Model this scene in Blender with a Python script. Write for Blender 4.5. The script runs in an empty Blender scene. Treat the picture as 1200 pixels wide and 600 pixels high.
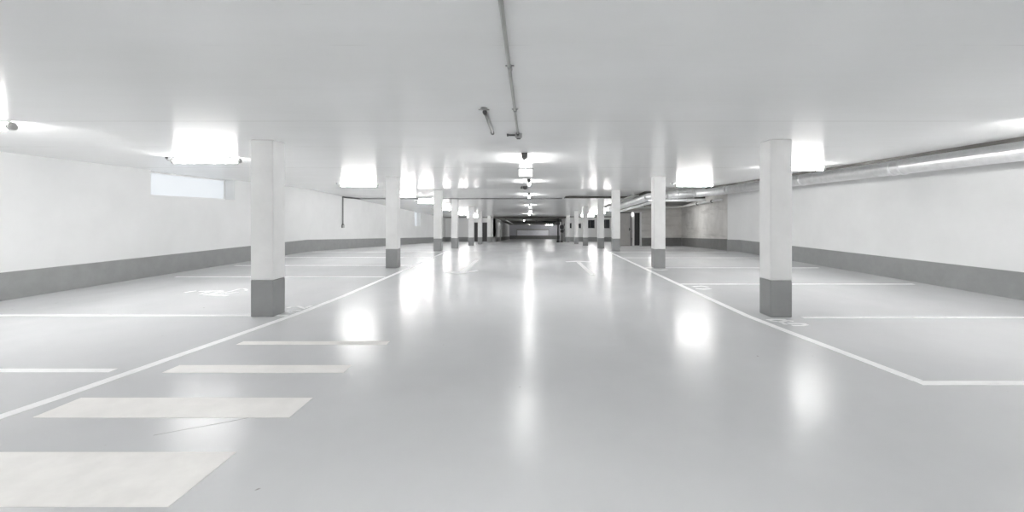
import bpy, bmesh, math, random
from mathutils import Vector
random.seed(7)
C = bpy.context.scene.collection
SC = bpy.context.scene

# ------------------------------------------------------------------ frame of the place
CAM_Z = 1.40
BRK, SLOPE = 16.6, 0.0464           # floor and ceiling run down beyond the break
CEIL = 2.45
def drop(y): return -SLOPE * max(0.0, y - BRK)
def zf(y): return drop(y)
def zc(y): return CEIL + drop(y)

# ------------------------------------------------------------------ materials
def nodes(name):
    m = bpy.data.materials.new(name); m.use_nodes = True
    nt = m.node_tree
    return m, nt, nt.nodes['Principled BSDF']
def mixcol(nt, fac, a, b):
    n = nt.nodes.new('ShaderNodeMix'); n.data_type = 'RGBA'
    n.inputs[6].default_value = (*a, 1) if len(a) == 3 else a
    n.inputs[7].default_value = (*b, 1) if len(b) == 3 else b
    if fac is not None: nt.links.new(fac, n.inputs[0])
    return n
def noise(nt, scale, detail=4, rough=.6, vec=None, sc=None):
    tc = nt.nodes.new('ShaderNodeNewGeometry')
    out = tc.outputs['Position']
    if sc:
        mp = nt.nodes.new('ShaderNodeMapping'); mp.inputs['Scale'].default_value = sc
        nt.links.new(out, mp.inputs['Vector']); out = mp.outputs['Vector']
    n = nt.nodes.new('ShaderNodeTexNoise'); n.inputs['Scale'].default_value = scale
    n.inputs['Detail'].default_value = detail; n.inputs['Roughness'].default_value = rough
    nt.links.new(out, n.inputs['Vector'])
    return n.outputs['Fac']
def ramp(nt, fac, p0, p1):
    r = nt.nodes.new('ShaderNodeMapRange')
    r.inputs['From Min'].default_value = p0; r.inputs['From Max'].default_value = p1
    nt.links.new(fac, r.inputs['Value']); return r.outputs['Result']
def bump(nt, b, fac, strength, dist=.002):
    n = nt.nodes.new('ShaderNodeBump'); n.inputs['Strength'].default_value = strength
    n.inputs['Distance'].default_value = dist
    nt.links.new(fac, n.inputs['Height']); nt.links.new(n.outputs['Normal'], b.inputs['Normal'])
def simple(name, col, rough=.5, metal=0.0, var=.06, scale=3.0, spec=.5, bmp=0.0):
    m, nt, b = nodes(name)
    f = ramp(nt, noise(nt, scale), .3, .7)
    k = mixcol(nt, f, tuple(c * (1 - var) for c in col), tuple(min(1, c * (1 + var)) for c in col))
    nt.links.new(k.outputs[2], b.inputs['Base Color'])
    b.inputs['Roughness'].default_value = rough; b.inputs['Metallic'].default_value = metal
    b.inputs['Specular IOR Level'].default_value = spec
    if bmp: bump(nt, b, noise(nt, 60), bmp)
    return m
def emit(name, col, s, base=.8):
    m, nt, b = nodes(name)
    b.inputs['Base Color'].default_value = (base, base, base, 1)
    b.inputs['Emission Color'].default_value = (*col, 1); b.inputs['Emission Strength'].default_value = s
    return m

def floor_material():
    m, nt, b = nodes('floor_epoxy')
    f = ramp(nt, noise(nt, .6, 5), .3, .7)
    k = mixcol(nt, f, (.575, .58, .592), (.635, .64, .648))
    sp = ramp(nt, noise(nt, 9, 2, .5), .77, .80)
    k2 = mixcol(nt, sp, (0, 0, 0), (.30, .29, .28)); nt.links.new(k.outputs[2], k2.inputs[6])
    nt.links.new(k2.outputs[2], b.inputs['Base Color'])
    r = ramp(nt, noise(nt, 1.3, 4, .6, sc=(1, .5, 1)), .3, .7)
    rr = nt.nodes.new('ShaderNodeMapRange'); rr.inputs['To Min'].default_value = .20; rr.inputs['To Max'].default_value = .265
    nt.links.new(r, rr.inputs['Value']); nt.links.new(rr.outputs['Result'], b.inputs['Roughness'])
    b.inputs['Specular IOR Level'].default_value = .10
    bump(nt, b, noise(nt, 120, 2, .5), .14, .002)
    return m
def ceiling_material():
    m, nt, b = nodes('ceiling_paint')
    g = nt.nodes.new('ShaderNodeNewGeometry')
    sx = nt.nodes.new('ShaderNodeSeparateXYZ'); nt.links.new(g.outputs['Position'], sx.inputs[0])
    f = ramp(nt, noise(nt, .9, 5, .6, sc=(.5, 1.6, 1)), .3, .7)
    cur = mixcol(nt, f, (.85, .855, .85), (.89, .895, .895)).outputs[2]
    # formwork joints left by the shuttering boards
    for y0, w, lo, hi in ((2.63, .004, .54, .70), (4.74, .009, .32, .5), (6.5, .012, .48, .60), (2.12, .004, .60, .75), (9.3, .02, .45, .6)):
        d = nt.nodes.new('ShaderNodeMath'); d.operation = 'SUBTRACT'; d.inputs[1].default_value = y0
        nt.links.new(sx.outputs['Y'], d.inputs[0])
        a = nt.nodes.new('ShaderNodeMath'); a.operation = 'ABSOLUTE'; nt.links.new(d.outputs[0], a.inputs[0])
        l = nt.nodes.new('ShaderNodeMath'); l.operation = 'LESS_THAN'; l.inputs[1].default_value = w
        nt.links.new(a.outputs[0], l.inputs[0])
        n = ramp(nt, noise(nt, 1.5, 3, .6, sc=(1, .02, 1)), lo, hi)
        mu = nt.nodes.new('ShaderNodeMath'); mu.operation = 'MULTIPLY'
        nt.links.new(l.outputs[0], mu.inputs[0]); nt.links.new(n, mu.inputs[1])
        k = mixcol(nt, mu.outputs[0], (1, 1, 1), (.66, .66, .65)); nt.links.new(cur, k.inputs[6]); cur = k.outputs[2]
    nt.links.new(cur, b.inputs['Base Color'])
    b.inputs['Roughness'].default_value = .19
    b.inputs['Specular IOR Level'].default_value = .14
    bump(nt, b, noise(nt, 3.0, 3, .5, sc=(.25, 3, 1)), .12, .006)
    return m
def concrete_material(name, lo, hi):
    m, nt, b = nodes(name)
    f1 = ramp(nt, noise(nt, 1.1, 8, .65), .32, .68)
    k = mixcol(nt, f1, lo, hi)
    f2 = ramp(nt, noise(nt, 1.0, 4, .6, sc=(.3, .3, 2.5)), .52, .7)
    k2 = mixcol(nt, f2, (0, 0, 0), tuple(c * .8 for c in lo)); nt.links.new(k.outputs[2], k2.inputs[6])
    nt.links.new(k2.outputs[2], b.inputs['Base Color'])
    b.inputs['Roughness'].default_value = .8
    bump(nt, b, noise(nt, 25, 4), .3)
    return m

M = {}
M['floor'] = floor_material()
M['ceiling'] = ceiling_material()
M['wall'] = simple('white_wall_paint', (.78, .783, .783), .6, var=.03, scale=1.2)
M['pillar'] = simple('white_pillar_paint', (.77, .77, .765), .55, var=.04, scale=3)
M['band'] = simple('grey_band_paint', (.275, .28, .28), .5, var=.07, scale=4)
M['band_dark'] = simple('grey_band_on_concrete', (.17, .17, .168), .6, var=.12, scale=4)
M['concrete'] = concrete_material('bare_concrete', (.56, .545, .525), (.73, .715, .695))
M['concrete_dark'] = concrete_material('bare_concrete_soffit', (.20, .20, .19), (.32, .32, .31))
M['trim_shade'] = simple('dark_trim_and_recess_shade', (.085, .082, .075), .7, var=.15)  # dark trim colour, also painted shade on the ceiling step faces
M['grey_wall'] = simple('grey_far_wall', (.52, .52, .56), .7, var=.08, scale=.8)
M['gate'] = simple('pale_gate_paint', (.80, .80, .84), .5, var=.05)
M['line'] = simple('white_road_paint', (.90, .90, .90), .45, var=.05, scale=8)
M['bar'] = simple('cream_road_paint', (.87, .85, .825), .5, var=.05, scale=5)
M['worn'] = simple('worn_road_paint', (.80, .80, .80), .45, var=.10, scale=20)
M['tube'] = emit('fluorescent_glow', (1.0, .995, .98), 48.0)
M['sign'] = emit('lit_sign_face', (1, 1, 1), 1.2)
M['pane'] = emit('frosted_daylit_pane', (.88, .94, 1.0), .29, .30)
M['plastic_dark'] = simple('dark_grey_plastic', (.10, .10, .10), .5)
M['plastic_grey'] = simple('grey_plastic', (.36, .36, .355), .45)
M['steel_grey'] = simple('galvanised_conduit', (.33, .335, .32), .45, .3)
M['white_metal'] = simple('white_enamel', (.80, .80, .80), .35)
M['silver'] = simple('silver_foil_cladding', (.90, .905, .91), .36, .55, var=.08, scale=6, bmp=.15)
M['black'] = simple('black_paint', (.025, .025, .027), .5)
M['door_grey'] = simple('grey_door_leaf', (.42, .41, .40), .6, var=.06)
M['dark_void'] = simple('dark_leaf_and_gap_shade', (.05, .05, .05), .6)
M['glass_dark'] = simple('dark_window_glass', (.03, .033, .04), .08)
M['crack'] = simple('floor_crack', (.30, .30, .30), .6)

# ------------------------------------------------------------------ mesh helpers
class MB:
    def __init__(s): s.bm = bmesh.new()
    def hexa(s, pts, mi=0):
        v = [s.bm.verts.new(p) for p in pts]     # 0-3 bottom ccw, 4-7 top ccw
        for f in ((3, 2, 1, 0), (4, 5, 6, 7), (0, 1, 5, 4), (1, 2, 6, 5), (2, 3, 7, 6), (3, 0, 4, 7)):
            s.bm.faces.new([v[i] for i in f]).material_index = mi
        return s
    def box(s, x0, x1, y0, y1, z0, z1, mi=0):
        return s.hexa([(x0, y0, z0), (x1, y0, z0), (x1, y1, z0), (x0, y1, z0),
                       (x0, y0, z1), (x1, y0, z1), (x1, y1, z1), (x0, y1, z1)], mi)
    def sbox(s, x0, x1, y0, y1, zb, zt, mi=0):    # bottom and top follow functions of y
        return s.hexa([(x0, y0, zb(y0)), (x1, y0, zb(y0)), (x1, y1, zb(y1)), (x0, y1, zb(y1)),
                       (x0, y0, zt(y0)), (x1, y0, zt(y0)), (x1, y1, zt(y1)), (x0, y1, zt(y1))], mi)
    def quad(s, pts, mi=0):
        s.bm.faces.new([s.bm.verts.new(p) for p in pts]).material_index = mi; return s
    def tube(s, path, r, seg=12, caps=True, mi=0):
        path = [Vector(p) for p in path]; rings = []
        for i, p in enumerate(path):
            if i == 0: t = path[1] - p
            elif i == len(path) - 1: t = p - path[i - 1]
            else: t = (path[i + 1] - p).normalized() + (p - path[i - 1]).normalized()
            t.normalize()
            up = Vector((0, 0, 1)) if abs(t.z) < .9 else Vector((1, 0, 0))
            a = t.cross(up).normalized(); b = a.cross(t).normalized()
            rr = r[i] if isinstance(r, (list, tuple)) else r
            if 0 < i < len(path) - 1:
                c = max(.5, t.dot((p - path[i - 1]).normalized())); 
            else: c = 1
            rings.append([s.bm.verts.new(p + (a * math.cos(k * 2 * math.pi / seg) + b * math.sin(k * 2 * math.pi / seg)) * rr) for k in range(seg)])
        for A, B in zip(rings, rings[1:]):
            for k in range(seg):
                f = s.bm.faces.new((A[k], A[(k + 1) % seg], B[(k + 1) % seg], B[k])); f.smooth = True; f.material_index = mi
        if caps:
            s.bm.faces.new(rings[0][::-1]).material_index = mi; s.bm.faces.new(rings[-1]).material_index = mi
        return s
    def prism(s, pts, h=.002, lift=0.0, mi=0):    # flat polygon lying on the floor
        n = len(pts)
        lo = [s.bm.verts.new((x, y, zf(y) + lift)) for x, y in pts]
        hi = [s.bm.verts.new((x, y, zf(y) + lift + h)) for x, y in pts]
        s.bm.faces.new(hi); s.bm.faces.new(lo[::-1])
        for k in range(n): s.bm.faces.new((lo[k], lo[(k + 1) % n], hi[(k + 1) % n], hi[k]))
        return s
    def stroke(s, pts, w, h=.002):               # painted stroke along a polyline
        P = [Vector(p) for p in pts]; L = []; R = []
        for i, p in enumerate(P):
            d = (P[min(i + 1, len(P) - 1)] - P[max(i - 1, 0)]).normalized()
            n = Vector((-d.y, d.x)) * (w[i] if isinstance(w, (list, tuple)) else w) / 2
            L.append(p + n); R.append(p - n)
        poly = [(v.x, v.y) for v in L] + [(v.x, v.y) for v in reversed(R)]
        n = len(L)
        for i in range(n - 1):
            q = [L[i], R[i], R[i + 1], L[i + 1]]
            s.prism([(v.x, v.y) for v in q], h)
        return s
    def build(s, name, mat, parent=None, bevel=0.0):
        bmesh.ops.recalc_face_normals(s.bm, faces=s.bm.faces)
        me = bpy.data.meshes.new(name); s.bm.to_mesh(me); s.bm.free()
        for m in (mat if isinstance(mat, list) else [mat]): me.materials.append(m)
        o = bpy.data.objects.new(name, me); C.objects.link(o)
        if parent: o.parent = parent
        if bevel:
            b = o.modifiers.new('bevel', 'BEVEL'); b.width = bevel; b.segments = 2; b.limit_method = 'ANGLE'
        return o
def recentre(o, p):                               # move a mesh's origin to its base point
    p = Vector(p); o.data.transform(__import__('mathutils').Matrix.Translation(-p)); o.location = p
def tag(o, label, cat, group=None):
    o['label'] = label; o['category'] = cat
    if group: o['group'] = group
    return o
def thing(name, label, cat, loc, group=None):
    o = bpy.data.objects.new(name, None); C.objects.link(o); o.location = loc; o.empty_display_size = .1
    return tag(o, label, cat, group)
def struct(o):
    o['kind'] = 'structure'; return o

# ------------------------------------------------------------------ the shell
XL, XR, YB, YF = -8.68, 8.15, -9.0, 74.0
fl = MB()
ys = [YB - .3, BRK, YF + .3]
for a, b_ in zip(ys, ys[1:]):
    fl.sbox(-10.2, 10.2, a, b_, lambda y: zf(y) - .25, zf)
floor = struct(fl.build('floor', M['floor']))
cr = MB()
pts = [(-2.40, 2.72), (-2.25, 2.80), (-2.05, 2.90), (-1.95, 2.96)]
for a, b_ in zip(pts, pts[1:]): cr.stroke([a, b_], .006, .0006)
cr.build('crack', M['crack'], floor)

# ceiling: cells with their own height; recess edges and far slot coloured dark as shade
cb = MB()
XB = [-9.6, -3.5, 1.65, 3.5, 5.0, 6.55, 9.6]
YBk = [YB - .3, 15.9, BRK, 17.5, 20.9, 26.2, 40.7, 41.4, YF + .3]
def raise_at(x, y):
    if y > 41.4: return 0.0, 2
    if 40.7 < y < 41.4 and x > -3.5: return .18, 2  # dark top stands in for shade inside the slot
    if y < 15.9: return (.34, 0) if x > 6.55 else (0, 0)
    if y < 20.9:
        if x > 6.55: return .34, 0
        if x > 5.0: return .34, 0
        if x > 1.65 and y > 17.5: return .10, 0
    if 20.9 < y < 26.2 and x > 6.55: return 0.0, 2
    return 0.0, 0
def mid(L, i): return .5 * (L[i] + L[i + 1])
for i in range(len(XB) - 1):
    for j in range(len(YBk) - 1):
        r, mi = raise_at(mid(XB, i), mid(YBk, j))
        x0, x1, y0, y1 = XB[i], XB[i + 1], YBk[j], YBk[j + 1]
        cb.quad([(x0, y0, zc(y0) + r), (x0, y1, zc(y1) + r), (x1, y1, zc(y1) + r), (x1, y0, zc(y0) + r)], mi)
        if i + 1 < len(XB) - 1:
            r2, m2 = raise_at(mid(XB, i + 1), mid(YBk, j))
            if abs(r - r2) > 1e-4:
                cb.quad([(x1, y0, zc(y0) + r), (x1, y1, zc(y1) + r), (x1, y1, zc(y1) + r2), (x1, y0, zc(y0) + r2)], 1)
        if j + 1 < len(YBk) - 1:
            r2, m2 = raise_at(mid(XB, i), mid(YBk, j + 1))
            if abs(r - r2) > 1e-4:
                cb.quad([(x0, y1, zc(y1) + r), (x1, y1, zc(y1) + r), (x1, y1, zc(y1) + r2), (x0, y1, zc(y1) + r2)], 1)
for a, b_ in zip(ys, ys[1:]):
    cb.sbox(-10.2, 10.2, a, b_, lambda y: zc(y) + .36, lambda y: zc(y) + .6, 0)
bmesh.ops.remove_doubles(cb.bm, verts=cb.bm.verts, dist=.0005)
ceiling = struct(cb.build('ceiling', [M['ceiling'], M['trim_shade'], M['concrete_dark']]))

BH = .465                                         # height of the painted band
TOP = lambda y: zc(y) + .38
def band(name, x0, x1, y0, y1, mat='band', h=BH):
    return struct(MB().sbox(x0, x1, y0, y1, zf, lambda y: zf(y) + h).build(name, M[mat]))
# left wall, with the two window openings
W1 = (9.77, 12.54, 1.86)
W2 = (32.2, 34.0, None)
T = .33
lw = MB()
lw.sbox(XL - T, XL, YB, W1[0], zf, TOP)
lw.sbox(XL - T, XL, W1[0], W1[1], zf, lambda y: W1[2])
lw.sbox(XL - T, XL, W1[1], BRK, zf, TOP)
lw.build('wall_left', M['wall'])
struct(bpy.data.objects['wall_left'])
lw2 = MB(); X2 = XL - .03
lw2.sbox(X2 - T, X2, BRK, W2[0], zf, TOP)
lw2.sbox(X2 - T, X2, W2[0], W2[1], zf, lambda y: zf(y) + 1.35)
lw2.sbox(X2 - T, X2, W2[1], 44.3, zf, TOP)
struct(lw2.build('wall_left_lower', M['wall']))
band('baseboard_left', XL, XL + .006, YB, BRK)
band('baseboard_left_lower', X2, X2 + .006, BRK, 44.0)
# windows: frosted daylit panes at the back of deep reveals, thin frames
def reveal_window(name, x, y0, y1, z0f, ztop):
    fr = MB()
    b_ = .035
    fr.sbox(x - .03, x + .02, y0, y1, z0f, lambda y: z0f(y) + b_)
    fr.sbox(x - .03, x + .02, y0, y1, lambda y: ztop(y) - b_, ztop)
    fr.sbox(x - .03, x + .02, y0, y0 + b_, lambda y: z0f(y) + b_, lambda y: ztop(y) - b_)
    fr.sbox(x - .03, x + .02, y1 - b_, y1, lambda y: z0f(y) + b_, lambda y: ztop(y) - b_)
    f = struct(fr.build(name, M['white_metal']))
    MB().sbox(x - .015, x - .005, y0 + b_, y1 - b_, lambda y: z0f(y) + b_, lambda y: ztop(y) - b_).build('pane', M['pane'], f)
    return f
reveal_window('window_1', XL - T + .035, W1[0], W1[1], lambda y: W1[2], lambda y: zc(y) - .001)
reveal_window('window_2', X2 - T + .035, W2[0], W2[1], lambda y: zf(y) + 1.35, lambda y: zc(y) - .001)
# cap behind the windows so that the wall is closed
cap = MB()
cap.sbox(XL - T - .1, XL - T - .02, W1[0] - .2, W1[1] + .2, lambda y: 1.6, TOP)
struct(cap.build('trim_1', M['wall']))
cap = MB()
cap.sbox(X2 - T - .1, X2 - T - .02, W2[0] - .2, W2[1] + .2, lambda y: zf(y) + 1.1, TOP)
struct(cap.build('trim_2', M['wall']))

# right wall up to the bare concrete corner
struct(MB().sbox(XR, XR + .3, YB, BRK, zf, TOP).sbox(XR, XR + .3, BRK, 17.6, zf, TOP).build('wall_right', M['wall']))
band('baseboard_right', XR - .006, XR, YB, 16.4)
band('baseboard_right_far', XR - .02, XR, 16.4, BRK)
band('baseboard_right_end', XR - .02, XR, BRK, 17.6)
# concrete wall going back and outwards
def wall_poly(name, A, B, mat, t=.25, side=1, top=TOP, bot=zf):
    a, b_ = Vector(A), Vector(B); d = (b_ - a).normalized(); n = Vector((d.y, -d.x)) * t * side
    q = [a, b_, b_ + n, a + n]
    m = MB().hexa([(p.x, p.y, bot(p.y)) for p in q] + [(p.x, p.y, top(p.y)) for p in q])
    return struct(m.build(name, M[mat]))
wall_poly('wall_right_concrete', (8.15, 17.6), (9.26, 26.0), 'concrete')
wall_poly('baseboard_right_concrete', (8.15, 17.605), (9.26, 26.0), 'band_dark', .008, -1, lambda y: zf(y) + BH + .02)
# concrete partition facing the lane, with a doorway
PY = 26.0
pt = MB()
dz = zf(PY)
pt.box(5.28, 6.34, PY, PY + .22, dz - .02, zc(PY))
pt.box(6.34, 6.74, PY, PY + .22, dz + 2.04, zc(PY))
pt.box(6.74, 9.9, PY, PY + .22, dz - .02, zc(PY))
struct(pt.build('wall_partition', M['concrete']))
struct(MB().box(5.28, 6.22, PY - .008, PY, dz, dz + BH + .03).build('baseboard_partition_left', M['band_dark']))
struct(MB().box(6.80, 9.24, PY - .008, PY, dz, dz + BH + .03).build('baseboard_partition_right', M['band_dark']))
# doorway and its door
d1 = MB()
d1.box(6.28, 6.36, PY - .02, PY + .24, dz, dz + 2.08).box(6.72, 6.80, PY - .02, PY + .24, dz, dz + 2.08).box(6.36, 6.72, PY - .02, PY + .24, dz + 2.02, dz + 2.08)
dd = struct(d1.build('door_1', M['white_metal']))
MB().box(6.36, 6.72, PY + .16, PY + .21, dz + .01, dz + 2.02).build('door_leaf', M['dark_void'], dd)  # dark sheet standing in for the darkness of the open doorway
d2 = MB().box(5.40, 5.46, PY - .05, PY - .008, dz, dz + 2.06).box(6.12, 6.18, PY - .05, PY - .008, dz, dz + 2.06).box(5.46, 6.12, PY - .05, PY - .008, dz + 2.00, dz + 2.06)
dd = struct(d2.build('door_2', M['plastic_dark']))
MB().box(5.46, 6.12, PY - .04, PY - .012, dz + .01, dz + 2.0).build('door_leaf', M['door_grey'], dd)
MB().box(6.02, 6.10, PY - .075, PY - .04, dz + 1.0, dz + 1.05).box(6.03, 6.06, PY - .05, PY - .04, dz + .9, dz + 1.1).build('door_handle', M['black'], dd)
# wall behind the right bays, with windows
FY = 43.0; fz = zf(FY)
wins = [(4.02, 4.20, .14, .66, .70), (4.72, 5.16, .14, .62, .72), (5.84, 6.53, .14, .98, None), (7.42, 8.05, .14, 1.02, None)]
fw = MB()
xs = [3.55] + [v for w in wins for v in w[:2]] + [9.6]
for k in range(0, len(xs) - 1):
    if k % 2 == 0: fw.box(xs[k], xs[k + 1], FY, FY + .25, fz - .02, zc(FY) + .02)
    else:
        w = wins[k // 2]
        fw.box(xs[k], xs[k + 1], FY, FY + .25, fz - .02, w[2])
        fw.box(xs[k], xs[k + 1], FY, FY + .25, w[3], zc(FY) + .02)
struct(fw.build('wall_right_bays', M['wall']))
for k, w in enumerate(wins):
    f = MB(); t = .035; a, b_, z0, z1 = w[0], w[1], w[2], w[3]
    f.box(a, b_, FY + .05, FY + .1, z0, z0 + t).box(a, b_, FY + .05, FY + .1, z1 - t, z1)
    f.box(a, a + t, FY + .05, FY + .1, z0 + t, z1 - t).box(b_ - t, b_, FY + .05, FY + .1, z0 + t, z1 - t)
    if b_ - a > .5: f.box(a + .2, a + .24, FY + .05, FY + .1, z0 + t, z1 - t)
    fo = struct(f.build('window_%d' % (k + 3), M['plastic_dark']))
    MB().box(a + t, b_ - t, FY + .07, FY + .08, z0 + t, z1 - t).build('pane', M['glass_dark'], fo)
struct(MB().box(3.55, 9.6, FY - .008, FY, fz, fz + BH).build('baseboard_right_bays', M['band']))
struct(MB().sbox(9.35, 9.6, 26.0, 43.3, zf, TOP).build('wall_right_far', M['wall']))
# end wall of the left bays
EY = 44.0; ez = zf(EY)
ew = MB()
ew.box(-9.1, -5.75, EY, EY + .25, ez - .02, zc(EY) + .02)
ew.box(-5.75, -4.40, EY, EY + .25, ez + 1.98, zc(EY) + .02)
ew.box(-4.40, -3.55, EY, EY + .25, ez - .02, zc(EY) + .02)
struct(ew.build('wall_left_end', M['wall']))
struct(MB().box(-8.7, -5.80, EY - .008, EY, ez, ez + BH).box(-4.35, -3.55, EY - .008, EY, ez, ez + BH).build('baseboard_left_end', M['band']))
df = MB().box(-5.75, -5.69, EY - .02, EY + .2, ez, ez + 1.98).box(-4.46, -4.40, EY - .02, EY + .2, ez, ez + 1.98).box(-5.69, -4.46, EY - .02, EY + .2, ez + 1.92, ez + 1.98)
dd = struct(df.build('door_3', M['plastic_dark']))
MB().box(-5.69, -5.08, EY + .08, EY + .13, ez + .01, ez + 1.92).build('door_leaf', M['dark_void'], dd)
MB().box(-5.06, -4.46, EY + .08, EY + .13, ez + .01, ez + 1.92).build('door_leaf', M['dark_void'], dd)
# the lane narrows to a corridor: side walls, far wall
cw = MB()
segs = [(44.0, 44.6), (45.6, 50.2), (51.6, 56.5), (57.3, 74.0)]
for a, b_ in segs: cw.sbox(-3.8, -3.55, a, b_, zf, lambda y: zc(y) + .02)
for (a, b_), (c, d) in zip(segs, segs[1:]): cw.sbox(-3.8, -3.55, b_, c, lambda y: zf(y) + 2.05, lambda y: zc(y) + .02)
struct(cw.build('wall_corridor_left', M['wall']))
for k, ((a, b_), (c, d)) in enumerate(zip(segs, segs[1:])):
    o = struct(MB().sbox(-3.75, -3.62, b_, b_ + .05, zf, lambda y: zf(y) + 2.05).sbox(-3.75, -3.62, c - .05, c, zf, lambda y: zf(y) + 2.05).build('door_%d' % (k + 4), M['plastic_dark']))
    MB().sbox(-3.70, -3.66, b_ + .05, c - .05, zf, lambda y: zf(y) + 2.05).build('door_leaf', M['dark_void'], o)
bb = MB()
for a, b_ in segs: bb.sbox(-3.55, -3.54, a, b_, zf, lambda y: zf(y) + BH)
struct(bb.build('baseboard_corridor_left', M['band_dark']))
struct(MB().sbox(3.55, 3.8, 43.25, 50.5, zf, lambda y: zc(y) + .02).build('wall_corridor_right', M['wall']))
struct(MB().sbox(5.3, 5.55, 50.3, 74.0, zf, lambda y: zc(y) + .02).box(3.8, 5.55, 50.3, 50.5, zf(50.5), zc(50.3)).build('wall_alcove_right', M['wall']))
fz2 = zf(YF)
struct(MB().box(-3.9, 5.6, YF, YF + .3, fz2 - .1, zc(YF) + .3).build('wall_front', M['grey_wall']))
struct(MB().box(-3.5, 5.3, YF - .01, YF, fz2, fz2 + .62).build('baseboard_front', M['band_dark']))
struct(MB().box(6.535, 6.553, YB, 15.9, CEIL - .055, CEIL - .0005).build('trim_3', M['trim_shade']))
struct(MB().box(-3.52, 3.52, 41.42, 41.56, zc(41.5) - .15, zc(41.5) - .004).build('shade_strip', M['trim_shade']))  # dark strip painted in for the unlit line at the ceiling step
# wall behind the viewpoint
struct(MB().box(-9.1, 8.6, YB - .3, YB, -.02, 2.85).build('wall_back', M['wall']))
struct(MB().box(XL, XR, YB, YB + .006, 0, BH).build('baseboard_back', M['band']))
# low roller gate on the far wall
g = thing('roller_gate', 'wide pale roller gate on the grey wall at the far end of the lane', 'gate', (.9, YF - .06, fz2 + .62))
pn = MB()
for k in range(6): pn.box(-3.1, 2.3, -.05 + .012 * (k % 2), .05, .02 + k * .15, .02 + (k + 1) * .15)
pn.build('curtain', M['gate'], g)
for x in (-3.2, 2.3): MB().box(x, x + .1, -.07, .05, 0, 1.1).build('guide_rail', M['plastic_grey'], g)
MB().box(-3.2, 2.4, -.12, .05, .95, 1.15).build('shutter_box', M['plastic_grey'], g)

# ------------------------------------------------------------------ pillars
LY = [5.90, 11.42, 17.1, 20.95, 26.8, 31.6, 38.7]
RY = [5.87, 11.36, 17.05, 20.75, 26.5, 31.7, 38.8]
ORD = ['nearest', 'second', 'third', 'fourth', 'fifth', 'sixth', 'farthest']
def pillar(x0, x1, y, label):
    d = .29; g = zf(y + d / 2); x = (x0 + x1) / 2; w = (x1 - x0) / 2
    t = thing('pillar', label, 'pillar', (x, y + d / 2, g), 'square pillars along the lane')
    zt = lambda v: zc(y + d / 2 + v) - g
    zb = lambda v: zf(y + d / 2 + v) - g
    MB().hexa([(-w, -d / 2, .51), (w, -d / 2, .51), (w, d / 2, .51), (-w, d / 2, .51)] +
              [(-w, -d / 2, zt(-d / 2)), (w, -d / 2, zt(-d / 2)), (w, d / 2, zt(d / 2)), (-w, d / 2, zt(d / 2))]).build('shaft', M['pillar'], t, .012)
    b_ = MB().hexa([(-w, -d / 2, zb(-d / 2)), (w, -d / 2, zb(-d / 2)), (w, d / 2, zb(d / 2)), (-w, d / 2, zb(d / 2))] +
              [(-w, -d / 2, .51), (w, -d / 2, .51), (w, d / 2, .51), (-w, d / 2, .51)]).build('painted_base', M['band'], t, .012)
    b_['label'] = 'grey painted foot of the pillar'
for i, y in enumerate(LY):
    lab = 'white square pillar with grey foot, %s of the row left of the lane' % (ORD[i] if i in (0, 6) else ORD[i] + ' from the front')
    pillar(-3.865, -3.55, y, lab)
for i, y in enumerate(RY):
    lab = 'white square pillar with grey foot, %s of the row right of the lane' % (ORD[i] if i in (0, 6) else ORD[i] + ' from the front')
    pillar(3.312, 3.61, y, lab)

# ------------------------------------------------------------------ tube lamps
def lamp(p, axis, label, group, n=None, length=1.25, hang=.07):
    x, y = p; z = zc(y) - .001
    tilt = SLOPE if y > BRK else 0.0
    t = thing('ceiling_lamp', label, 'lamp', (x, y, z), group)
    def L(u, v, w):                                # along, across, down
        return (u, v, w - tilt * v) if axis == 'x' else (v, u, w - tilt * u)
    h = length / 2; r = .038
    MB().tube([L(-h + .06, 0, -hang), L(h - .06, 0, -hang)], r, 16).build('tube', M['tube'], t)
    q0, q1 = L(-h + .03, -.042, 0), L(h - .03, .042, 0)
    zz = -hang + r + .004  # tray added above the tube to cut its glow on the ceiling
    if axis == 'x':
        MB().box(q0[0], q1[0], q0[1], q1[1], zz, zz + .012).build('glow_shield', M['white_metal'], t)
    else:
        x0, x1 = min(q0[0], q1[0]), max(q0[0], q1[0])
        MB().sbox(x0, x1, q0[1], q1[1], lambda v: zz - tilt * v, lambda v: zz + .012 - tilt * v).build('glow_shield', M['white_metal'], t)
        MB().box(-.05, .05, -h - .10, -h - .005, -.085 + tilt * h, -.002 + tilt * h).build('gear_box', M['plastic_dark'], t, .006)
    for s in (-1, 1):
        MB().tube([L(s * (h - .06), 0, -hang), L(s * (h - .01), 0, -hang), L(s * h, 0, -hang)], [.042, .042, .030], 14).build('end_cap', M['plastic_dark'] if axis == 'y' else M['plastic_grey'], t)
        u = s * (h - .20)
        b_ = MB()
        a0, a1 = L(u - .012, -.02, 0), L(u + .012, .02, 0)
        b_.box(min(a0[0], a1[0]), max(a0[0], a1[0]), min(a0[1], a1[1]), max(a0[1], a1[1]), -hang + r + .002 - tilt * (0 if axis == 'x' else u), .0 - tilt * (0 if axis == 'x' else u))
        b_.build('bracket', M['plastic_dark'], t)
    if axis == 'y': return t
    # feed cable from the end cap up to a gland on the ceiling
    s = -1
    cbl = MB().tube([L(s * h, 0, -hang), L(s * (h + .05), 0, -hang + .005), L(s * (h + .085), 0, -hang + .03), L(s * (h + .09), 0, -.002)], .009, 8).build('cable', M['plastic_grey'], t)
    MB().tube([L(s * (h + .09), 0, -.022), L(s * (h + .09), 0, 0)], .022, 10).build('gland', M['plastic_dark'], cbl)
    return t
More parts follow.
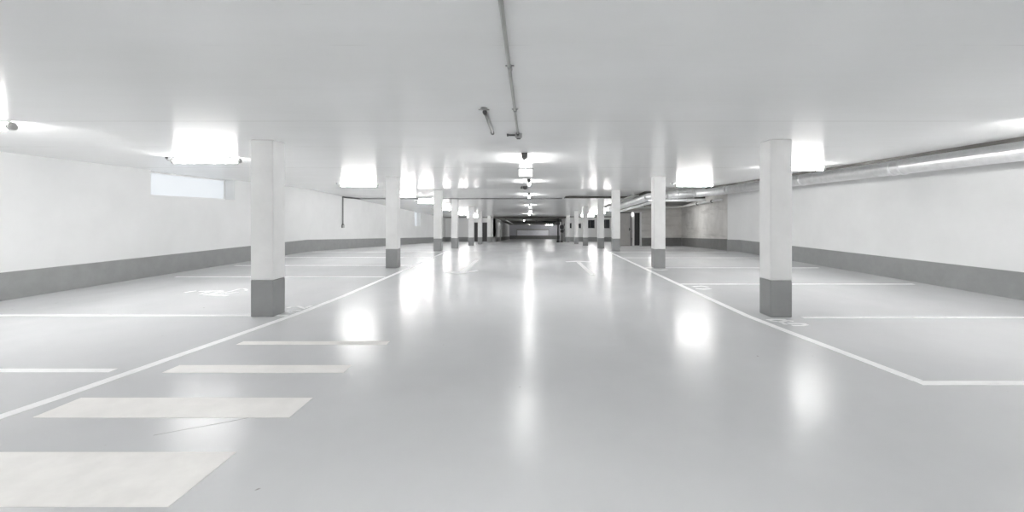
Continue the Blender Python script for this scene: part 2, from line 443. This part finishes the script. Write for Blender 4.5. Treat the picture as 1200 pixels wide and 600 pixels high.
LLAB = ['at the far left edge, nearer than the left wall window', 'above the left wall window, left of the nearest left pillar',
        'between the nearest and second left pillars', 'just right of the second left pillar', 'just left of the third left pillar',
        'between the third and fourth left pillars', 'between the fourth and fifth left pillars', 'farthest over the left bays, between fifth and sixth left pillars']
RLAB = ['at the far right edge, nearer than the nearest right pillar', 'just right of the nearest right pillar, before the silver duct',
        'just right of the second right pillar, above the silver duct', 'between the third and fourth right pillars',
        'partly hidden by the fourth right pillar', 'farthest over the right bays, between fourth and fifth right pillars']
LL = [(-6.3, 4.7), (-5.80, 7.65), (-5.49, 13.7), (-5.65, 19.0), (-5.35, 22.7), (-5.9, 28.7), (-5.5, 35.0), (-5.3, 40.0)]
for k, p in enumerate(LL):
    lamp(p, 'x', 'glowing crosswise ceiling tube lamp ' + LLAB[k], 'tube lamps over the left bays')
RL = [(6.0, 4.5), (5.50, 8.85), (5.28, 13.7), (5.3, 29.0), (5.25, 33.0), (5.2, 38.5)]
for k, p in enumerate(RL):
    lamp(p, 'x', 'glowing crosswise ceiling tube lamp ' + RLAB[k], 'tube lamps over the right bays')
lamp((6.4, 21.9), 'y', 'added unseen tube lamp behind the second right pillar, lighting the bare concrete wall', 'tube lamps over the right bays')  # lamp added out of sight behind the pillar to brighten the concrete corner
CL = [(-.09, 7.8), (-.03, 12.9), (-.04, 18.9), (-.02, 25.5), (-.04, 35.4), (-.7, 50.0), (0, 70.0)]
OC = ['nearest', 'second from the front', 'third from the front', 'fourth from the front', 'fifth from the front', 'sixth from the front', 'farthest']
for k, p in enumerate(CL):
    lamp(p, 'y', 'glowing tube lamp laid lengthwise along the middle of the lane ceiling, %s' % OC[k], 'tube lamps over the lane')
lamp((3.2, 71.0), 'x', 'glowing tube lamp in the bright alcove right of the far gate', 'tube lamps over the lane')
# unseen lamps added behind the viewpoint, continuing the rows, to light the foreground
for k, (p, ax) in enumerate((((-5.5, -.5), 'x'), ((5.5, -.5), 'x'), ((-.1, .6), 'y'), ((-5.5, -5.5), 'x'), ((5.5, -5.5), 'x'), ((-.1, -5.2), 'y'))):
    lamp(p, ax, ['unseen tube lamp over the left bays just behind the viewpoint', 'unseen tube lamp over the right bays just behind the viewpoint',
                 'unseen tube lamp over the lane just above the viewpoint', 'unseen tube lamp over the left bays near the back wall',
                 'unseen tube lamp over the right bays near the back wall', 'unseen tube lamp over the lane near the back wall'][k], 'unseen tube lamps added behind the viewpoint')
# pendant lamp by the door
z = 1.44
t = thing('wall_lamp', 'small bright lamp on a white pipe left of the dark doorway', 'lamp', (6.23, PY - .06, dz + BH + .03))
MB().tube([(0, 0, 0), (0, 0, 1.30)], .02, 10).build('stem', M['white_metal'], t)
MB().tube([(0, 0, 1.30), (0, 0, 1.34), (0, 0, 1.50), (0, 0, 1.53)], [.03, .06, .06, .03], 12).build('globe', M['sign'], t)

# ------------------------------------------------------------------ hanging light boxes (blank white faces)
def sign(x, y, w, h, zbot, label):
    tilt = 0
    t = thing('light_box', label, 'sign', (x, y, zc(y)), 'white light boxes over the lane')
    zt = zc(y); top = zbot + h - zt
    MB().box(-w / 2, w / 2, -.035, .035, top - h, top).build('housing', M['white_metal'], t, .008)
    MB().box(-w / 2 + .012, w / 2 - .012, -.040, -.035, top - h + .012, top - .012).build('lit_face', M['sign'], t)
    for s in (-1, 1):
        MB().box(s * w * .3 - .008, s * w * .3 + .008, -.008, .008, top, -SLOPE * 0).build('hanger', M['plastic_grey'], t)
    MB().box(-w / 2 - .02, w / 2 + .02, -.05, .05, -.018, -.001 if y < BRK else .004).build('mount_plate', M['plastic_grey'], t)
sign(-.095, 9.5, .31, .20, 2.265, 'white lit box hanging over the lane behind the nearest middle lamp')
sign(.04, 29.9, .24, .24, 1.53, 'small white lit box hanging far down the lane near the fifth middle lamp')

# ------------------------------------------------------------------ ceiling conduits
t = thing('conduit', 'long thin grey conduit running along the middle of the front ceiling', 'conduit', (-.14, 2.0, CEIL - .004))
MB().tube([(.035, -6.0, -.018), (.0, .08, -.018), (-.012, 3.42, -.018)], .0125, 10).build('pipe', M['steel_grey'], t)
for y in (.97, 2.18):
    MB().tube([(.005 - .005 * y, y - .035, -.018), (.005 - .005 * y, y + .035, -.018)], .017, 12).build('coupling', M['plastic_grey'], t)
    MB().box(-.005 * y - .025, -.005 * y + .035, y - .01, y + .01, -.006, 0).build('clip', M['plastic_grey'], t)
MB().tube([(-.012, 3.30, -.018), (-.012, 3.42, -.018)], .02, 12).build('end_gland', M['plastic_dark'], t)
t = thing('junction_box', 'small round grey junction box where the long ceiling conduit ends', 'junction box', (-.145, 5.47, CEIL))
MB().tube([(0, 0, -.06), (0, 0, -.048), (0, 0, 0)], [.03, .045, .045], 18).build('housing', M['plastic_grey'], t)
MB().tube([(0, 0, -.068), (0, 0, -.06)], .026, 14).build('cover', M['plastic_dark'], t)
MB().tube([(-.13, -.02, -.02), (-.045, -.01, -.02)], .012, 8).tube([(-.15, -.02, -.02), (-.13, -.02, -.02)], .018, 8).build('cable_stub', M['plastic_dark'], t)
t = thing('conduit', 'short stub of grey conduit on the front ceiling left of the long one', 'conduit', (-.455, 4.75, CEIL - .004))
MB().tube([(.008, -.48, -.02), (-.010, .55, -.02)], .017, 12).build('pipe', M['steel_grey'], t)
MB().tube([(.008, -.53, -.02), (.008, -.46, -.02)], .022, 12).build('coupling', M['plastic_dark'], t)
MB().tube([(-.010, .50, -.02), (-.010, .57, -.02)], .022, 12).build('end_gland', M['plastic_dark'], t)
b_ = MB().tube([(.008, -.60, -.012), (.008, -.60, 0)], .035, 14)
b_.tube([(-.045, -.60, -.015), (.06, -.60, -.015)], .006, 6); b_.build('rose', M['plastic_grey'], t)
# round detector further down
t = thing('smoke_detector', 'small dark ring shaped detector on the lane ceiling behind the white lit box', 'detector', (-.17, 15.2, CEIL))
MB().tube([(0, 0, -.10), (0, 0, -.08), (0, 0, 0)], [.06, .085, .085], 18).build('body', M['plastic_dark'], t)
MB().tube([(0, 0, -.118), (0, 0, -.10)], .04, 14).build('sensor_cap', M['plastic_dark'], t)
MB().box(-.17, -.10, -.03, .03, -.09, 0).build('cable_box', M['plastic_dark'], t)
# conduit from the left wall across the ceiling
y0 = 19.8; yc = 20.86
zt = zc(yc) - .02
t = thing('conduit', 'thin dark conduit dropping down the left wall and crossing the ceiling to the lane', 'conduit', (X2 + .03, y0, zf(y0)))
w0 = t.location
def rel(*p): return tuple(Vector(p) - w0)
MB().tube([rel(X2 + .03, y0, zc(y0) - .05), rel(X2 + .03, y0, .98)], .034, 12).build('drop_pipe', M['plastic_grey'], t)
MB().tube([rel(X2 + .03, y0, zc(y0) - .02), rel(X2 + .03, y0, zc(y0) - .06)], .045, 12).tube([rel(X2 + .03, y0, 1.02), rel(X2 + .03, y0, .96)], [.045, .05], 12).build('elbow', M['plastic_dark'], t)
MB().tube([rel(X2 + .03, y0, zc(y0) - .035), rel(-8.3, yc, zc(yc) - .03)], .03, 10).build('bend', M['plastic_dark'], t)
MB().tube([rel(-8.3, yc, zc(yc) - .024), rel(1.62, yc, zc(yc) - .02)], .017, 8).build('cross_pipe', M['plastic_dark'], t)
MB().box(*[v for pr in zip(rel(X2, y0 - .09, .84), rel(X2 + .07, y0 + .09, .98)) for v in pr]).build('socket', M['plastic_grey'], t)
# conduit on the far left wall
y0 = 42.2
t = thing('conduit', 'thin grey conduit on the far left wall below the distant tube lamps', 'conduit', (X2 + .03, y0, zf(y0)))
w0 = t.location
MB().tube([rel(X2 + .04, y0, zc(y0) - .02), rel(X2 + .04, y0, -.35)], .035, 10).build('drop_pipe', M['plastic_grey'], t)
MB().tube([rel(X2 + .04, y0 - 2.0, zc(y0 - 2.0) - .10), rel(X2 + .04, y0, zc(y0) - .10)], .035, 10).build('cross_pipe', M['plastic_grey'], t)

# ------------------------------------------------------------------ ducts and pipes on the right
DX, DZ, DR = 7.5, 2.39, .155
def arc(c, r, a0, a1, n, z): return [(c[0] + r * math.cos(a0 + (a1 - a0) * k / n), c[1] + r * math.sin(a0 + (a1 - a0) * k / n), z[0] + (z[1] - z[0]) * k / n) for k in range(n + 1)]
t = thing('duct', 'large silver clad duct along the right wall turning left at the concrete corner', 'duct', (DX, 8.0, DZ))
w0 = t.location
MB().tube([rel(DX, -7.0, DZ), rel(DX, 16.2, DZ)], DR, 28).build('straight_run', M['silver'], t)
el = arc((DX - .9, 16.2), .9, 0, math.pi / 2, 10, (DZ, DZ - .10))
MB().tube([rel(*p) for p in el], DR, 28).build('elbow', M['silver'], t)
MB().tube([rel(DX - .9, 17.1, DZ - .10), rel(5.5, 17.1, DZ - .17)], DR, 28).build('cross_run', M['silver'], t)
el2 = [(5.5 - .6 * math.sin(a), 17.7 - .6 * math.cos(a), DZ - .17 - .03 * a) for a in [k * math.pi / 16 for k in range(9)]]
MB().tube([rel(*p) for p in el2], DR, 28).build('elbow', M['silver'], t)
MB().tube([rel(*el2[-1]), rel(4.9, 25.9, 1.80)], DR, 28).build('rear_run', M['silver'], t)
for y in (-2, 2.0, 6.1, 8.55, 8.78, 11.7, 16.0):
    MB().tube([rel(DX, y - .035, DZ), rel(DX, y - .02, DZ), rel(DX, y + .02, DZ), rel(DX, y + .035, DZ)], [DR + .002, DR + .012, DR + .012, DR + .002], 28).build('joint_ring', M['silver'], t)
for x in (6.55, 5.9):
    zz = DZ - .10 - .07 * (6.6 - x) / 1.1
    MB().tube([rel(x - .035, 17.1, zz), rel(x - .02, 17.1, zz), rel(x + .02, 17.1, zz), rel(x + .035, 17.1, zz)], [DR + .002, DR + .012, DR + .012, DR + .002], 28).build('joint_ring', M['silver'], t)
for y in (3.0, 7.2, 12.6, 15.6):
    h_ = MB().box(*[v for pr in zip(rel(DX - .012, y - .015, DZ + DR), rel(DX + .012, y + .015, CEIL + .34)) for v in pr])
    h_.build('hanger', M['black'], t)
# thinner pipes
t = thing('pipe', 'thin silver pipe under the large duct behind the second right pillar', 'pipe', (6.4, 17.0, 2.02))
w0 = t.location
MB().tube([rel(7.05, 17.2, 2.04), rel(6.6, 17.2, 2.03), rel(5.4, 17.2, 2.01), rel(5.2, 17.3, 2.00), rel(5.14, 17.6, 1.98), rel(5.14, 25.9, 1.58)], .055, 14).build('run', M['silver'], t)
MB().tube([rel(6.62, 17.2, 2.03), rel(6.3, 17.2, 2.025)], .07, 14).build('sleeve', M['white_metal'], t)
t = thing('pipe', 'white pipe bending along the bare concrete corner below the silver duct', 'pipe', (8.0, 18.0, 2.05))
w0 = t.location
MB().tube([rel(8.02, 17.85, 2.07), rel(8.3, 20.5, 2.03), rel(8.62, 23.5, 1.95), rel(8.72, 24.9, 1.90), rel(8.55, 25.45, 1.88), rel(8.2, 25.6, 1.88), rel(5.6, 25.6, 1.90)], .05, 14).build('run', M['white_metal'], t)
for p in ((8.15, 19.1, 2.05), (8.4, 21.4, 2.0)):
    MB().tube([rel(p[0] - .01, p[1] - .05, p[2]), rel(p[0] + .01, p[1] + .05, p[2])], .07, 12).build('collar', M['black'], t)
for p in ((7.9, 1.88), (6.9, 1.89)):
    MB().tube([rel(p[0], 25.6, p[1] + .04), rel(p[0], 25.6, 2.0)], .02, 8).build('hanger', M['black'], t)
t = thing('cable_tray', 'grey cable tray running back along the ceiling between second and third right pillars', 'cable tray', (4.45, 21.5, 2.1))
w0 = t.location
def tz(y): return zc(y) - .16
MB().sbox(4.32 - w0.x, 4.58 - w0.x, 17.9 - w0.y, 25.9 - w0.y, lambda y: tz(y + w0.y) - w0.z, lambda y: tz(y + w0.y) - w0.z + .012).build('tray', M['steel_grey'], t)
for x in (4.32, 4.572):
    MB().sbox(x - w0.x, x + .008 - w0.x, 17.9 - w0.y, 25.9 - w0.y, lambda y: tz(y + w0.y) - w0.z + .012, lambda y: tz(y + w0.y) - w0.z + .06).build('side_rail', M['steel_grey'], t)
for y in (21.6, 24.6):
    MB().box(4.44 - w0.x, 4.46 - w0.x, y - .01 - w0.y, y + .01 - w0.y, tz(y) - w0.z, zc(y) - w0.z).build('hanger', M['black'], t)

# riser by the last right pillar
y0 = 38.6; z0 = zf(y0)
t = thing('pipe_riser', 'black pipe riser with bulky valves just left of the farthest right pillar', 'pipe', (2.55, y0, z0))
MB().tube([(0, 0, 0), (0, 0, 2.2)], .075, 12).build('main_pipe', M['black'], t)
MB().tube([(.34, 0, 0), (.34, 0, 1.05), (.34, .0, 1.9), (.28, 0, 2.08), (0, 0, 2.12)], .045, 12).build('branch_pipe', M['black'], t)
for (x, z_, r) in ((.0, 1.75, .17), (.18, 1.98, .14), (.34, 1.40, .19), (.36, 1.02, .15)):
    MB().tube([(x, 0, z_ - r), (x, 0, z_ - r * .6), (x, 0, z_ + r * .6), (x, 0, z_ + r)], [r * .45, r, r, r * .45], 12).build('valve', M['black'], t)
for (x, z_) in ((.56, 1.62), (.55, 1.15)):
    h_ = MB().tube([(x - .06, 0, z_), (x + .0, 0, z_)], .02, 8)
    for k in range(12):
        a, b_ = k * math.pi / 6, (k + 1) * math.pi / 6
        h_.tube([(x, .1 * math.cos(a), z_ + .1 * math.sin(a)), (x, .1 * math.cos(b_), z_ + .1 * math.sin(b_))], .02, 6)
    h_.tube([(x, -.1, z_), (x, .1, z_)], .014, 6).tube([(x, 0, z_ - .1), (x, 0, z_ + .1)], .014, 6)
    h_.tube([(.40, 0, z_ - .03), (x - .05, 0, z_)], .02, 8)
    h_.build('hand_wheel', M['black'], t)
for x in (0, .34):
    MB().tube([(x, 0, 0), (x, 0, .12), (x, 0, .2)], [.14, .13, .06], 12).build('foot', M['black'], t)
# pipes under the far soffit
def far_pipe(pts, r, label, mat):
    t = thing('pipe', label, 'pipe', pts[0])
    w = Vector(pts[0]); MB().tube([tuple(Vector(p) - w) for p in pts], r, 10).build('run', M[mat], t)
    for p in pts:
        MB().tube([tuple(Vector(p) - w), tuple(Vector((p[0], p[1], zc(p[1]))) - w)], .03, 8).build('hanger', M['black'], t)
far_pipe([(-2.6, 46, zc(46) - .16), (-2.4, 62, zc(62) - .16)], .06, 'pale pipe under the dark far soffit on the left', 'white_metal')
far_pipe([(.7, 50, zc(50) - .2), (3.4, 50, zc(50) - .2)], .08, 'dark pipe crossing the far soffit above the alcove', 'black')

# ------------------------------------------------------------------ painted markings
def mark(name, mb, label, cat='floor marking', group=None, mat='line'):
    o = mb.build(name, M[mat])
    cs = [v.co for v in o.data.vertices]
    c = sum(cs, Vector()) / len(cs); recentre(o, (c.x, c.y, min(v.z for v in cs)))
    return tag(o, label, cat, group)
mark('lane_line', MB().stroke([(-3.74, 2.6), (-3.62, 3.4), (-3.40, 5.3), (-3.31, 6.2), (-3.25, 7.4), (-3.24, 9.8), (-3.26, 16.55)], .10), 'long white line bordering the left side of the lane')
mark('lane_line', MB().stroke([(3.07, 16.55), (3.03, 7.7), (3.04, 5.95), (3.10, 5.3), (3.29, 3.62)], .10), 'long white line bordering the right side of the lane')
gl = 'white lines between the left bays'; gr = 'white lines between the right bays'
lines_l = [(3.86, -8.6, -3.77), (5.99, -8.6, -3.40), (9.76, -8.1, -3.31), (12.0, -8.3, -3.33), (14.3, -8.4, -3.33), (16.5, -8.4, -3.33)]
nm = ['cut short near the left edge of the photo', 'meeting the nearest left pillar', 'next behind the wheelchair symbol', 'third behind the nearest left pillar', 'fourth behind the nearest left pillar', 'farthest on the level floor']
for k, (y, a, b_) in enumerate(lines_l):
    mark('bay_line', MB().prism([(a, y - .045), (b_, y - .045), (b_, y + .045), (a, y + .045)]), 'white bay line on the left floor, ' + nm[k], group=gl)
lines_r = [(3.57, 3.25, 8.0), (5.87, 3.75, 8.0), (8.73, 3.09, 7.85), (11.46, 3.10, 7.75), (14.2, 3.12, 7.8), (16.5, 3.12, 7.6)]
nm = ['leaving the bent end of the lane line', 'meeting the nearest right pillar', 'next behind the nearest right pillar', 'in front of the second right pillar', 'next behind the second right pillar', 'farthest on the level floor']
for k, (y, a, b_) in enumerate(lines_r):
    mark('bay_line', MB().prism([(a, y - .045), (b_, y - .045), (b_, y + .045), (a, y + .045)]), 'white bay line on the right floor, ' + nm[k], group=gr)
# crossing bars
bars = [((4.63, 4.755), -3.19, -1.56), ((3.80, 3.995), -3.28, -1.665), ((2.957, 3.28), -3.45, -1.67), ((2.05, 2.525), -3.55, -1.738)]
nm = ['thinnest and farthest', 'second from the far end', 'second from the viewer', 'broadest and nearest the viewer']
for k, ((a, b_), x0, x1) in enumerate(bars):
    mark('crossing_bar', MB().prism([(x0, a), (x1, a), (x1, b_), (x0, b_)]), 'cream painted crossing bar on the left of the lane, %s' % nm[k], group='cream crossing bars', mat='bar')
# arrows
mark('floor_arrow', MB().prism([(-1.76, 10.62), (-1.64, 10.62), (-1.61, 13.55), (-1.73, 13.55)])
     .prism([(-1.70, 10.22), (-1.30, 10.82), (-1.36, 10.93), (-1.64, 10.62), (-1.76, 10.62), (-2.07, 10.75), (-2.15, 10.60)]),
     'white floor arrow pointing towards the viewer, left half of the lane', 'floor arrow')
mark('floor_arrow', MB().prism([(1.42, 10.05), (1.545, 10.05), (1.52, 12.85), (1.40, 12.85)])
     .prism([(1.46, 13.22), (1.08, 13.02), (1.10, 12.88), (1.40, 12.95), (1.52, 12.95), (1.88, 12.82), (1.93, 12.92)]),
     'white floor arrow pointing away from the viewer, right half of the lane', 'floor arrow')
# pixel helper for tracing worn paint on the level floor
def fp(px, py):
    y = 700.0 / (py - 252.8); return ((px - 621.0) * y / 500.0, y)
w = MB()
w.stroke([fp(216, 343), fp(223, 341.8), fp(230, 341)], .07)
w.stroke([fp(233, 341.5), fp(247, 341.2), fp(261, 341.0)], .07)
w.stroke([fp(261, 341.2), fp(252, 343.6), fp(246, 345.3)], .08)
w.stroke([fp(234, 345), fp(240, 343.3), fp(246, 341.6)], .06)
w.stroke([fp(240, 345.2), fp(252, 346.0), fp(266, 346.6)], .08)
w.stroke([fp(264, 344), fp(280, 342.4)], .05)
w.stroke([fp(258, 343.6), fp(271, 341.2), fp(280, 338.8), fp(286, 338.2), fp(289, 339.4), fp(288, 340.8)], .05)
mark('wheelchair_symbol', w, 'faded white wheelchair symbol on the floor left of the nearest left pillar', 'floor symbol', mat='line')
w = MB()
w.stroke([fp(336.5, 361), fp(341, 359.6), fp(349, 359.0), fp(353, 360.2), fp(357, 361.6), fp(360, 360), fp(365, 358.4)], .055)
w.stroke([fp(336.5, 363.6), fp(352, 363.6)], .05)
w.stroke([fp(335, 365.2), fp(340, 366.0), fp(343, 365.0)], .05)
mark('bay_number', w, 'worn white bay marking on the floor just right of the nearest left pillar', 'floor marking', mat='worn')
w = MB()
w.stroke([fp(899, 375), fp(906, 374.4), fp(921, 374.6)], .06)
w.stroke([fp(902, 375.8), fp(914, 377.2), fp(921, 380.3)], .05)
w.stroke([fp(914, 377.4), fp(922, 375.6), fp(930, 376.6)], .06)
w.stroke([fp(923, 379), fp(934, 379.2), fp(944, 379.6), fp(946, 380.6), fp(940, 381.6), fp(928, 381.4)], .05)
mark('bay_number', w, 'worn white bay marking on the floor at the foot of the nearest right pillar', 'floor marking', mat='worn')
w = MB()
w.stroke([fp(812, 336), fp(822, 335.2), fp(830, 336.6)], .09)
w.stroke([fp(815, 338.2), fp(824, 339.0), fp(833, 338.4)], .09)
mark('bay_number', w, 'faint white bay marking beside the right lane line between first and second pillars', 'floor marking', mat='worn')
w = MB()
w.stroke([fp(765, 315.8), fp(774, 316.6), fp(782, 316.0)], .09)
mark('bay_number', w, 'faint white bay marking at the foot of the second right pillar', 'floor marking', mat='worn')

# ------------------------------------------------------------------ camera, world, view
cam = bpy.data.cameras.new('camera'); co = bpy.data.objects.new('camera', cam); C.objects.link(co)
co.location = (0, 0, CAM_Z); co.rotation_euler = (math.pi / 2, 0, 0)
cam.sensor_fit = 'HORIZONTAL'; cam.sensor_width = 36; cam.lens = 36 * 500 / 1200
cam.shift_x = -21 / 1200; cam.shift_y = -47.2 / 1200
cam.clip_end = 300; cam.clip_start = .05
SC.camera = co
wd = bpy.data.worlds.new('world'); SC.world = wd; wd.use_nodes = True
wd.node_tree.nodes['Background'].inputs[0].default_value = (.8, .9, 1, 1)
wd.node_tree.nodes['Background'].inputs[1].default_value = .5
vs = SC.view_settings
vs.view_transform = 'Standard'; vs.look = 'None'; vs.gamma = 1; vs.use_curve_mapping = False
vs.exposure = 1.15
SC.cycles.max_bounces = 14; SC.cycles.diffuse_bounces = 10; SC.cycles.glossy_bounces = 5
SC.cycles.use_denoising = True
SC.cycles.sample_clamp_indirect = 8
